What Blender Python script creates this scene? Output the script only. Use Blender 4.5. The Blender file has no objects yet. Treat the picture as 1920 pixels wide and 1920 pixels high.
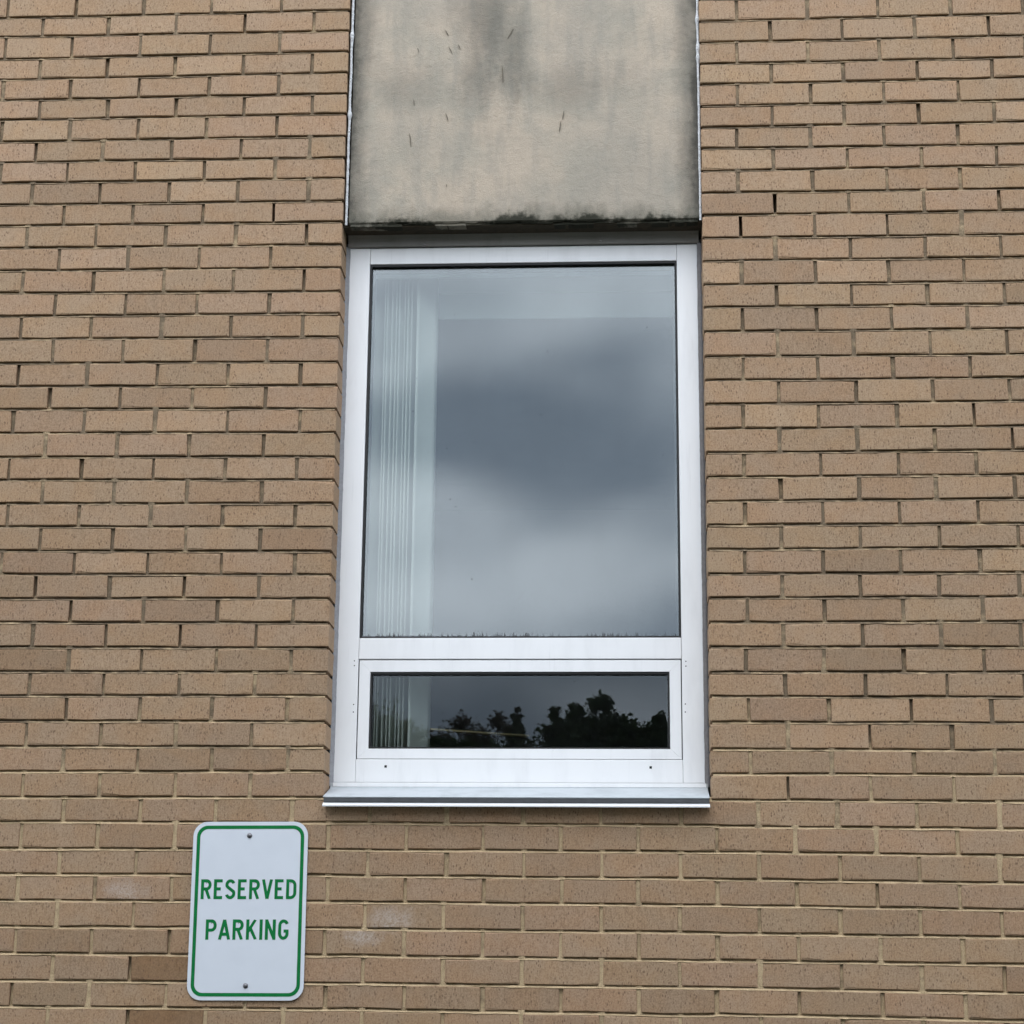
import bpy, bmesh, math, random
from mathutils import Vector, Matrix, noise
random.seed(7)
scene = bpy.context.scene
C = scene.collection
R = math.radians

# ------------------------------------------------------------------ camera
cam = bpy.data.cameras.new('camera')
camo = bpy.data.objects.new('camera', cam); C.objects.link(camo)
cam.sensor_fit = 'HORIZONTAL'; cam.sensor_width = 36.0
cam.lens = 36.0 * 3652.585 / 1920.0
cam.clip_start = 0.05; cam.clip_end = 3000
CX, CY, CZ = 0.2129, -5.1115, 1.5495
yaw, pitch, roll = -0.0603, 0.2509, 0.0095
fw = Vector((math.sin(yaw)*math.cos(pitch), math.cos(yaw)*math.cos(pitch), math.sin(pitch)))
rt = Vector((math.cos(yaw), -math.sin(yaw), 0)); up = rt.cross(fw)
rt, up = rt*math.cos(roll)+up*math.sin(roll), up*math.cos(roll)-rt*math.sin(roll)
camo.matrix_world = Matrix(((rt.x, up.x, -fw.x, CX), (rt.y, up.y, -fw.y, CY), (rt.z, up.z, -fw.z, CZ), (0, 0, 0, 1)))
scene.camera = camo

# ------------------------------------------------------------------ sky: overcast, broken grey cloud all round
SUN_EL, SUN_AZ = R(56), R(200)          # azimuth measured from +y, clockwise
world = bpy.data.worlds.new('World'); scene.world = world; world.use_nodes = True
wt = world.node_tree; wt.nodes.clear()
def wn(t, **k):
    n = wt.nodes.new(t)
    for a, b in k.items(): setattr(n, a, b)
    return n
wo = wn('ShaderNodeOutputWorld'); bg = wn('ShaderNodeBackground')
sky = wn('ShaderNodeTexSky', sky_type='NISHITA'); sky.sun_disc = False
sky.sun_elevation = SUN_EL; sky.sun_rotation = SUN_AZ; sky.altitude = 100; sky.dust_density = 3
tc = wn('ShaderNodeTexCoord')
mp = wn('ShaderNodeMapping'); mp.inputs['Location'].default_value = (25.77, 1.1, 28.37); mp.inputs['Scale'].default_value = (1.0, 1.0, 1.9)
n1 = wn('ShaderNodeTexNoise'); n1.inputs['Scale'].default_value = 6.0; n1.inputs['Detail'].default_value = 2.5; n1.inputs['Roughness'].default_value = 0.42; n1.inputs['Distortion'].default_value = 0.1
cr = wn('ShaderNodeValToRGB')
cr.color_ramp.interpolation = 'EASE'
cr.color_ramp.elements[0].position = 0.31; cr.color_ramp.elements[0].color = (11.5, 13.4, 16.2, 1)
cr.color_ramp.elements[1].position = 0.66; cr.color_ramp.elements[1].color = (34.0, 35.4, 38.0, 1)
# overcast luminance: nearly even from the horizon up
sx = wn('ShaderNodeSeparateXYZ'); ov = wn('ShaderNodeMapRange'); ov.inputs[1].default_value = 0; ov.inputs[2].default_value = 1; ov.inputs[3].default_value = 1.08; ov.inputs[4].default_value = 0.92
mu = wn('ShaderNodeVectorMath', operation='SCALE')
mx = wn('ShaderNodeMix', data_type='RGBA'); mx.inputs['Factor'].default_value = 0.9
wt.links.new(tc.outputs['Generated'], mp.inputs['Vector']); wt.links.new(mp.outputs[0], n1.inputs['Vector']); wt.links.new(n1.outputs['Fac'], cr.inputs[0])
wt.links.new(tc.outputs['Generated'], sx.inputs[0]); wt.links.new(sx.outputs['Z'], ov.inputs[0])
wt.links.new(cr.outputs[0], mu.inputs[0]); wt.links.new(ov.outputs[0], mu.inputs['Scale'])
wt.links.new(sky.outputs[0], mx.inputs['A']); wt.links.new(mu.outputs[0], mx.inputs['B'])
wt.links.new(mx.outputs['Result'], bg.inputs['Color']); bg.inputs['Strength'].default_value = 0.1
wt.links.new(bg.outputs[0], wo.inputs['Surface'])

sl = bpy.data.lights.new('sun', 'SUN'); sl.energy = 0.6; sl.angle = R(28); sl.color = (1.0, 0.97, 0.92)
so = bpy.data.objects.new('sun', sl); C.objects.link(so)
sd = Vector((math.sin(SUN_AZ)*math.cos(SUN_EL), math.cos(SUN_AZ)*math.cos(SUN_EL), math.sin(SUN_EL)))   # towards the sun
so.rotation_euler = sd.to_track_quat('Z', 'Y').to_euler()
so.location = (0, -20, 30)

vs = scene.view_settings
vs.view_transform = 'Standard'; vs.look = 'None'; vs.exposure = 0.12; vs.gamma = 1.0; vs.use_curve_mapping = False
scene.render.engine = 'CYCLES'
scene.cycles.max_bounces = 6; scene.cycles.diffuse_bounces = 3; scene.cycles.glossy_bounces = 3; scene.cycles.transparent_max_bounces = 8

# ------------------------------------------------------------------ helpers
def tag(o, label=None, cat=None, group=None, kind=None):
    if label: o['label'] = label
    if cat: o['category'] = cat
    if group: o['group'] = group
    if kind: o['kind'] = kind
    return o
def empty(name, loc):
    o = bpy.data.objects.new(name, None); C.objects.link(o); o.location = loc; o.empty_display_size = 0.1
    return o
def link(name, me, mat=None, parent=None):
    o = bpy.data.objects.new(name, me); C.objects.link(o)
    if mat and not me.materials: me.materials.append(mat)
    if parent:
        o.parent = parent
        o.matrix_parent_inverse = Matrix.Translation(-Vector(parent.location))
        if parent.parent: o.matrix_parent_inverse = Matrix.Identity(4)
    return o
def mesh(name, verts, faces):
    me = bpy.data.meshes.new(name); me.from_pydata(verts, [], faces); me.update(); return me
class MB:
    """collects shapes; build() links them as one mesh object"""
    def __init__(s): s.v = []; s.f = []
    def add(s, v, f):
        b = len(s.v); s.v += [tuple(p) for p in v]; s.f += [tuple(i+b for i in q) for q in f]; return s
    def box(s, x0, x1, y0, y1, z0, z1, bev=0.0):
        bm = bmesh.new(); bmesh.ops.create_cube(bm, size=1)
        for v in bm.verts:
            v.co = Vector(((x0+x1)/2+v.co.x*(x1-x0), (y0+y1)/2+v.co.y*(y1-y0), (z0+z1)/2+v.co.z*(z1-z0)))
        if bev: bmesh.ops.bevel(bm, geom=bm.edges[:], offset=bev, segments=2, affect='EDGES', profile=0.6)
        return s.bm(bm)
    def bm(s, bm):
        bm.verts.index_update()
        s.add([v.co for v in bm.verts], [[v.index for v in f.verts] for f in bm.faces]); bm.free(); return s
    def prism(s, pts, axis, a, b, bev=0.0):
        """pts: outline; axis 'x' -> pts are (y,z); axis 'y' -> pts are (x,z); extruded from a to b"""
        n = len(pts)
        def P(p, t): return (t, p[0], p[1]) if axis == 'x' else (p[0], t, p[1])
        v = [P(p, a) for p in pts]+[P(p, b) for p in pts]
        f = [list(range(n)), list(range(2*n-1, n-1, -1))]+[[i, n+i, n+(i+1) % n, (i+1) % n] for i in range(n)]
        bm = bmesh.new(); vs = [bm.verts.new(p) for p in v]
        for q in f: bm.faces.new([vs[i] for i in q])
        bmesh.ops.recalc_face_normals(bm, faces=bm.faces[:])
        if bev: bmesh.ops.bevel(bm, geom=bm.edges[:], offset=bev, segments=2, affect='EDGES', profile=0.6)
        return s.bm(bm)
    def tube(s, pts, rad, n=8):
        rings = []; b = len(s.v)
        for i, p in enumerate(pts):
            p = Vector(p); d = (Vector(pts[min(i+1, len(pts)-1)])-Vector(pts[max(i-1, 0)])).normalized()
            a = d.orthogonal().normalized() if abs(d.z) < .95 else Vector((1, 0, 0)).cross(d).normalized()
            c = d.cross(a); r = rad[i] if isinstance(rad, (list, tuple)) else rad
            for k in range(n):
                t = 2*math.pi*k/n; s.v.append(tuple(p+(a*math.cos(t)+c*math.sin(t))*r))
        for i in range(len(pts)-1):
            for k in range(n):
                s.f.append((b+i*n+k, b+i*n+(k+1) % n, b+(i+1)*n+(k+1) % n, b+(i+1)*n+k))
        s.f.append(tuple(b+k for k in range(n-1, -1, -1))); s.f.append(tuple(b+(len(pts)-1)*n+k for k in range(n)))
        return s
    def dome(s, c, r, h, n=12, m=4, axis=(0, -1, 0)):
        """flattened half ball bulging along axis"""
        ax = Vector(axis); q = ax.to_track_quat('Z', 'Y').to_matrix(); b = len(s.v)
        for j in range(m):
            t = j/m*math.pi/2
            for k in range(n):
                a = 2*math.pi*k/n
                s.v.append(tuple(Vector(c)+q@Vector((r*math.cos(t)*math.cos(a), r*math.cos(t)*math.sin(a), h*math.sin(t)))))
        s.v.append(tuple(Vector(c)+ax*h))
        for j in range(m-1):
            for k in range(n): s.f.append((b+j*n+k, b+j*n+(k+1) % n, b+(j+1)*n+(k+1) % n, b+(j+1)*n+k))
        for k in range(n): s.f.append((b+(m-1)*n+k, b+(m-1)*n+(k+1) % n, b+m*n))
        return s
    def build(s, name, mat, parent=None, smooth=False):
        me = mesh(name, s.v, s.f)
        bm = bmesh.new(); bm.from_mesh(me); bmesh.ops.recalc_face_normals(bm, faces=bm.faces[:]); bm.to_mesh(me); bm.free()
        if smooth:
            for p in me.polygons: p.use_smooth = True
        return link(name, me, mat, parent)

# ------------------------------------------------------------------ materials
class NT:
    def __init__(s, name):
        s.m = bpy.data.materials.new(name); s.m.use_nodes = True; s.t = s.m.node_tree; s.t.nodes.clear()
        s.o = s.n('ShaderNodeOutputMaterial'); s.pos = s.n('ShaderNodeNewGeometry').outputs['Position']
    def n(s, t, **k):
        x = s.t.nodes.new(t)
        for a, b in k.items(): setattr(x, a, b)
        return x
    def l(s, a, b): s.t.links.new(a, b); return s
    def sock(s, inp, v):
        if isinstance(v, bpy.types.NodeSocket): s.l(v, inp)
        else:
            try: inp.default_value = v
            except Exception: inp.default_value = tuple(v)+(1,)
    def math(s, op, a, b=0.0, clamp=False):
        x = s.n('ShaderNodeMath', operation=op); x.use_clamp = clamp; s.sock(x.inputs[0], a); s.sock(x.inputs[1], b); return x.outputs[0]
    def vec(s, op, a, b): x = s.n('ShaderNodeVectorMath', operation=op); s.sock(x.inputs[0], a); s.sock(x.inputs[1], b); return x.outputs[0]
    def noise(s, vec, scale, detail=3, rough=.5, dist=0, out='Fac'):
        x = s.n('ShaderNodeTexNoise'); s.l(vec, x.inputs['Vector']); x.inputs['Scale'].default_value = scale; x.inputs['Detail'].default_value = detail
        x.inputs['Roughness'].default_value = rough; x.inputs['Distortion'].default_value = dist; return x.outputs[out]
    def voro(s, vec, scale, feature='F1', rnd=1.0, out='Distance'):
        x = s.n('ShaderNodeTexVoronoi', feature=feature); s.l(vec, x.inputs['Vector']); x.inputs['Scale'].default_value = scale
        x.inputs['Randomness'].default_value = rnd; return x.outputs[out]
    def map(s, v, a, b, c=0.0, d=1.0, smooth=True):
        x = s.n('ShaderNodeMapRange'); x.interpolation_type = 'SMOOTHSTEP' if smooth else 'LINEAR'; x.clamp = True
        s.sock(x.inputs[0], v)
        for i, q in zip((1, 2, 3, 4), (a, b, c, d)): s.sock(x.inputs[i], q)
        return x.outputs[0]
    def mix(s, f, a, b, blend='MIX'):
        x = s.n('ShaderNodeMix', data_type='RGBA', blend_type=blend); s.sock(x.inputs['Factor'], f); s.sock(x.inputs['A'], a); s.sock(x.inputs['B'], b); return x.outputs['Result']
    def xyz(s, v): x = s.n('ShaderNodeSeparateXYZ'); s.l(v, x.inputs[0]); return x.outputs
    def bump(s, h, dist, strength=1.0, normal=None):
        x = s.n('ShaderNodeBump'); s.l(h, x.inputs['Height']); x.inputs['Distance'].default_value = dist; x.inputs['Strength'].default_value = strength
        if normal: s.l(normal, x.inputs['Normal'])
        return x.outputs[0]
    def bsdf(s, col, rough=.6, normal=None, spec=.5, metal=0.0):
        x = s.n('ShaderNodeBsdfPrincipled'); s.sock(x.inputs['Base Color'], col); s.sock(x.inputs['Roughness'], rough); s.sock(x.inputs['Specular IOR Level'], spec)
        s.sock(x.inputs['Metallic'], metal)
        if normal: s.l(normal, x.inputs['Normal'])
        return x.outputs[0]
    def out(s, sh): s.l(sh, s.o.inputs['Surface']); return s.m
M = {}
# fired brick: tone per brick, iron spots, drag texture
for mname in ('brick', 'brick_bloomed'):
    t = NT(mname); at = t.n('ShaderNodeAttribute', attribute_name='tone')
    seed = t.vec('SCALE', at.outputs['Color'], (0, 0, 0)); seed.node.inputs['Scale'].default_value = 913.0
    pp = t.vec('ADD', t.pos, seed)
    st = t.vec('MULTIPLY', pp, (1.0, 1.0, 0.5))
    gate = t.noise(pp, 34, 1)
    spots = t.math('MULTIPLY', t.map(t.voro(st, 150), .36, .14), t.map(gate, .42, .60))
    spots2 = t.math('MULTIPLY', t.map(t.voro(st, 270), .38, .15), t.map(gate, .62, .40))
    spots = t.math('MAXIMUM', t.math('MULTIPLY', spots, 1.0), t.math('MULTIPLY', spots2, .55))
    grain = t.noise(pp, 230, 3, .75); patch = t.noise(pp, 13, 2, .55); drag = t.noise(t.vec('MULTIPLY', pp, (1, 1, .16)), 240, 1)
    col = t.mix(t.map(patch, .35, .68, 0, .75), at.outputs['Color'], (1.03, .955, .87), 'MULTIPLY')
    col = t.mix(t.map(grain, .34, .70, .0, .58), col, (.52, .47, .41), 'MULTIPLY')
    col = t.mix(t.math('MULTIPLY', t.map(drag, .56, .72), .25), col, (.42, .34, .28), 'MULTIPLY')
    col = t.mix(t.math('MULTIPLY', spots, .80), col, (.135, .080, .052))
    if mname == 'brick_bloomed':
        nz = t.math('MULTIPLY', t.math('SUBTRACT', t.noise(t.pos, 38, 3), .5), .10)
        # lime bloom left by old splashes on a few bricks
        for c, r in (((-1.10, 0, 1.846), .075), ((-.40, 0, 1.777), .09), ((-.47, 0, 1.733), .07)):
            d = t.n('ShaderNodeVectorMath', operation='DISTANCE'); t.l(t.vec('MULTIPLY', t.pos, (1, 1, 1.9)), d.inputs[0]); d.inputs[1].default_value = (c[0], 0, c[2]*1.9)
            dd = t.math('ADD', d.outputs['Value'], nz)
            col = t.mix(t.math('MULTIPLY', t.map(dd, r, r*.1, 0, .64), t.map(grain, .68, .38, .12, 1)), col, (.48, .42, .375))
    h = t.math('ADD', t.math('MULTIPLY', grain, .6), t.math('MULTIPLY', drag, .7)); 
    M[mname] = t.out(t.bsdf(col, .88, t.bump(h, .0016, .8), .25))
for mname, extra in (('mortar', 0.0), ('mortar_soiled', .22)):
    # mortar: buff and clean low down, soiled and lichened higher up
    t = NT(mname); z = t.xyz(t.pos)[2]
    big = t.noise(t.pos, 3.2, 4, .6); med = t.noise(t.pos, 26, 4, .6); fine = t.noise(t.pos, 420, 3, .6)
    soil = t.math('ADD', t.map(z, 1.95, 2.45, -.05+extra, .62+extra*.3), t.math('MULTIPLY', t.math('SUBTRACT', big, .5), 1.1)); soil = t.math('ADD', soil, t.math('MULTIPLY', t.math('SUBTRACT', med, .48), 1.7), True)
    col = t.mix(t.map(soil, .12, .85), (.56, .430, .268), (.205, .158, .108))
    col = t.mix(t.map(t.noise(t.pos, 11, 3), .60, .74, 0, .30), col, (.13, .115, .075))
    col = t.mix(t.map(fine, .3, .7, 0, .5), col, (.5, .47, .42), 'MULTIPLY')
    nb = t.bump(t.math('ADD', fine, t.math('MULTIPLY', med, 1.5)), .003, .9)
    M[mname] = t.out(t.bsdf(col, .95, nb, .15))
# rendered panel with mildew along its edges, moss at the foot and a soot blotch
t = NT('panel'); x, y, z = t.xyz(t.pos)
nA = t.noise(t.pos, 5.2, 4, .62); nB = t.noise(t.pos, 2.3, 3, .5); nC = t.noise(t.pos, 60, 4, .6); nV = t.noise(t.vec('MULTIPLY', t.pos, (1, 1, .18)), 34, 3); fine = t.noise(t.pos, 330, 3, .6); nS = t.noise(t.vec('MULTIPLY', t.pos, (1, 1, .35)), 9, 4, .6)
col = t.mix(t.map(nA, .40, .66), (.465, .393, .312), (.375, .340, .278))
col = t.mix(t.map(nB, .44, .64, 0, .55), col, (.325, .30, .255))
col = t.mix(t.map(nV, .45, .72, 0, .38), col, (.28, .268, .232))
jit = t.math('ADD', t.math('MULTIPLY', t.math('SUBTRACT', nS, .5), .10), t.math('MULTIPLY', t.math('SUBTRACT', nC, .5), .035))
dl = t.math('ADD', t.math('SUBTRACT', x, -.569), jit); dr = t.math('ADD', t.math('SUBTRACT', .423, x), jit); de = t.math('MINIMUM', dl, dr)
col = t.mix(t.map(de, .085, .0, 0, .78), col, (.125, .118, .10))
col = t.mix(t.map(de, .022, -.012, 0, .7), col, (.035, .034, .030))
db = t.math('ADD', t.math('SUBTRACT', z, 3.713), t.math('ADD', jit, t.math('MULTIPLY', t.math('SUBTRACT', nV, .5), .06)))
col = t.mix(t.map(db, .062, .0, 0, .66), col, (.13, .125, .10))
moss = t.math('ADD', t.math('SUBTRACT', z, 3.713), t.math('ADD', t.math('MULTIPLY', t.math('SUBTRACT', t.noise(t.vec('MULTIPLY', t.pos, (1, 1, .2)), 5.5, 3), .52), .16), t.math('MULTIPLY', t.math('SUBTRACT', nC, .5), .05)))
col = t.mix(t.map(moss, .012, -.012, 0, .92), col, (.018, .020, .013))
for cx, cz, ax, az, s in ((-.175, 4.36, .11, .30, .58), (-.11, 4.22, .07, .14, .42), (-.20, 4.15, .14, .09, .36), (-.43, 4.13, .14, .09, .30), (.06, 4.12, .20, .08, .34)):
    ex = t.math('DIVIDE', t.math('SUBTRACT', x, cx), ax); ez = t.math('DIVIDE', t.math('SUBTRACT', z, cz), az)
    e = t.math('SQRT', t.math('ADD', t.math('MULTIPLY', ex, ex), t.math('MULTIPLY', ez, ez)))
    e = t.math('ADD', e, t.math('MULTIPLY', t.math('SUBTRACT', nS, .5), 2.2)); e = t.math('ADD', e, t.math('MULTIPLY', t.math('SUBTRACT', nC, .5), .5))
    col = t.mix(t.map(e, 1.45, -.2, 0, s), col, (.105, .102, .088))
col = t.mix(t.map(fine, .3, .72, 0, .35), col, (.62, .60, .56), 'MULTIPLY')
M['panel'] = t.out(t.bsdf(col, .92, t.bump(t.math('ADD', fine, t.math('MULTIPLY', nC, 1.4)), .0022, .8), .2))
# painted aluminium frame
def paint(name, c, rough, dirt=.38, zdirt=None):
    t = NT(name); n = t.noise(t.vec('MULTIPLY', t.pos, (1, 1, .25)), 16, 4, .6); f = t.noise(t.pos, 260, 2)
    col = t.mix(t.map(n, .45, .8, 0, dirt), c, tuple(q*.78 for q in c)); col = t.mix(t.map(t.noise(t.pos, 90, 3, .7), .66, .8, 0, dirt*.8), col, (.42, .41, .38)); col = t.mix(t.map(t.noise(t.vec('MULTIPLY', t.pos, (1, 1, .06)), 75, 3, .6), .60, .78, 0, dirt*.6), col, tuple(q*.72 for q in c))
    return t.out(t.bsdf(col, t.map(n, .2, .9, rough, rough+.15), t.bump(t.math('ADD', t.noise(t.pos, 7, 2), t.math('MULTIPLY', f, .03)), .0012, .25), .5))
M['white'] = paint('white_paint', (.825, .835, .85), .34)
M['sill'] = paint('sill_paint', (.43, .465, .49), .42, .8)
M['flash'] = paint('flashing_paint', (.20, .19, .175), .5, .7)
def flat(name, c, rough=.6, metal=0.0, bumpy=0.0, scale=80, var=.3):
    t = NT(name); n = t.noise(t.pos, scale, 4, .6)
    col = t.mix(t.map(n, .35, .7, 0, var), c, tuple(q*.55 for q in c))
    return t.out(t.bsdf(col, rough, t.bump(n, bumpy) if bumpy else None, .4, metal))
M['recess'] = flat('undercut_shade_grey', (.17, .175, .185), .6, 0, 0, 50, .35)  # shade of the sill undercut put into a darker grey
M['rubber'] = flat('black_rubber', (.012, .012, .013), .55)
M['spacer'] = flat('spacer_grey', (.09, .09, .10), .5)
M['caulk'] = flat('grey_caulk', (.30, .30, .315), .75, 0, .002, 120)
M['bead'] = flat('old_white_sealant', (.62, .63, .64), .8, 0, .004, 170, .6)
M['lintel'] = flat('dark_stained_timber', (.055, .042, .026), .9, 0, .003, 60, .7)
M['screw'] = flat('screw_steel', (.30, .29, .28), .4, .9)
M['bolt'] = flat('zinc_bolt', (.20, .20, .21), .42, .85)
M['dark'] = flat('hole_black', (.006, .006, .007), .9)
M['chip'] = flat('dark_chip', (.15, .13, .10), .95)
M['vane'] = flat('blind_vinyl', (.88, .90, .87), .55, 0, 0, 9, .12)
M['valance'] = flat('valance_vinyl', (.50, .54, .545), .5, 0, 0, 6, .1)
M['timber'] = flat('pale_timber', (.52, .40, .22), .5, 0, 0, 30, .3)
M['room'] = flat('room_paint', (.20, .21, .22), .9, 0, 0, 2, .3)
M['carpet'] = flat('room_carpet', (.06, .06, .065), .95, 0, 0, 40, .3)
t = NT('sign_white'); n = t.noise(t.pos, 14, 3)
M['signwhite'] = t.out(t.bsdf(t.mix(t.map(n, .4, .7, 0, .3), (.64, .685, .75), (.58, .625, .69)), .38, t.bump(t.noise(t.pos, 900, 2), .0004, .3), .5))
M['signedge'] = flat('sign_edge', (.55, .57, .60), .4, .6)
t = NT('sign_green'); n = t.noise(t.pos, 60, 3)
M['green'] = t.out(t.bsdf(t.mix(t.map(n, .35, .7), (.0008, .150, .034), (.001, .180, .043)), .5, None, .2))
# insulated glass: mirror layer by angle over a clear, slightly tinted body; rain dirt along the foot
def glass(name, k, tint, foot=None):
    t = NT(name); x, y, z = t.xyz(t.pos)
    fr = t.n('ShaderNodeFresnel'); fr.inputs['IOR'].default_value = 1.5
    wob = t.bump(t.noise(t.pos, 2.2, 1), .0006, .12)
    t.l(wob, fr.inputs['Normal'])
    fac = t.math('MULTIPLY', fr.outputs[0], k, True)
    gl = t.n('ShaderNodeBsdfGlossy'); gl.inputs['Roughness'].default_value = 0.0; gl.inputs['Color'].default_value = (.86, .92, .97, 1); t.l(wob, gl.inputs['Normal'])
    tr = t.n('ShaderNodeBsdfTransparent'); tr.inputs['Color'].default_value = tuple(tint)+(1,)
    m1 = t.n('ShaderNodeMixShader'); t.l(fac, m1.inputs[0]); t.l(tr.outputs[0], m1.inputs[1]); t.l(gl.outputs[0], m1.inputs[2])
    dirt = t.math('MULTIPLY', t.map(t.voro(t.pos, 23), .055, .03), .55)
    dirt = t.math('MULTIPLY', dirt, t.map(t.noise(t.pos, 4, 2), .42, .6))
    if foot:
        dz = t.math('SUBTRACT', z, foot); v = t.noise(t.vec('MULTIPLY', t.pos, (1, 1, .12)), 150, 3, .7)
        dirt = t.math('MAXIMUM', dirt, t.math('MULTIPLY', t.map(t.math('ADD', dz, t.math('MULTIPLY', t.math('SUBTRACT', .55, v), .06)), .012, .0), .6))
        dirt = t.math('MULTIPLY', dirt, t.map(t.noise(t.pos, 12, 1), .3, .5, .45, 1))
    dirt = t.math('ADD', dirt, t.map(t.noise(t.vec('MULTIPLY', t.pos, (1, 1, .3)), 6, 4), .3, .8, .0, .035))
    df = t.n('ShaderNodeBsdfDiffuse'); df.inputs['Color'].default_value = (.06, .06, .055, 1)
    m2 = t.n('ShaderNodeMixShader'); t.l(dirt, m2.inputs[0]); t.l(m1.outputs[0], m2.inputs[1]); t.l(df.outputs[0], m2.inputs[2])
    return t.out(m2.outputs[0])
M['glass_up'] = glass('glazing_upper', 1.75, (.91, .94, .92), 2.538)
M['glass_low'] = glass('glazing_lower', 0.66, (.94, .97, .96))
# ground and planting
t = NT('asphalt'); n = t.noise(t.pos, 90, 4, .7); b = t.noise(t.pos, .6, 4)
M['asphalt'] = t.out(t.bsdf(t.mix(t.map(b, .35, .7), t.mix(n, (.03, .03, .031), (.085, .083, .08)), (.045, .044, .043)), .9, t.bump(n, .01), .3))
t = NT('bark'); n = t.noise(t.vec('MULTIPLY', t.pos, (1, 1, .2)), 40, 4, .7)
M['bark'] = t.out(t.bsdf(t.mix(n, (.03, .022, .016), (.11, .085, .06)), .95, t.bump(n, .02), .2))
def leafmat(name, a, b):
    t = NT(name); at = t.n('ShaderNodeAttribute', attribute_name='leaf'); col = t.mix(at.outputs['Fac'], a, b)
    d = t.bsdf(col, .55, None, .4); tr = t.n('ShaderNodeBsdfTranslucent'); t.sock(tr.inputs['Color'], col)
    m = t.n('ShaderNodeMixShader'); m.inputs[0].default_value = .25; t.l(d, m.inputs[1]); t.l(tr.outputs[0], m.inputs[2]); return t.out(m.outputs[0])
M['leaf'] = leafmat('leaf_green', (.03, .06, .015), (.09, .14, .04))
M['leaf_brown'] = leafmat('leaf_budding', (.07, .055, .035), (.11, .09, .055))
t = NT('grass'); M['grass'] = t.out(t.bsdf(t.mix(t.noise(t.pos, 30, 4), (.035, .055, .015), (.08, .10, .035)), .95))

# ------------------------------------------------------------------ ground
g = MB(); g.add([(-400, 0.02, 0), (400, 0.02, 0), (400, -900, 0), (-400, -900, 0)], [(0, 1, 2, 3)])
tag(g.build('parking_ground', M['asphalt']), kind='structure')
bay = [(-60, -1.2), (-4.2, -1.2), (-3.9, -4.2), (-2.9, -5.6), (2.5, -5.6), (3.4, -4.6), (3.8, -1.2), (60, -1.2)]     # edge of the parking bay
g = MB(); g.v = [(x, y, .10) for x, y in bay]+[(x, -14, .12) for x, y in bay]; g.f = [(i, i+1, 9+i, 8+i) for i in range(7)]
tag(g.build('planting_strip', M['grass']), kind='structure')
g = MB()
for (xa, ya), (xb, yb) in zip(bay[1:-2], bay[2:-1]):
    d = Vector((xb-xa, yb-ya, 0)).normalized()*.02; n = Vector((-d.y, d.x, 0)).normalized()*.12; a, b = Vector((xa, ya, 0))-d, Vector((xb, yb, 0))+d
    g.add([(p.x, p.y, z) for z in (-.02, .13) for p in (a, b, b+n, a+n)], [(0, 1, 5, 4), (1, 2, 6, 5), (2, 3, 7, 6), (3, 0, 4, 7), (4, 5, 6, 7)])
tag(g.build('kerb', flat('kerb_concrete', (.33, .32, .30), .9, 0, .004, 50)), kind='structure')

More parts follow.
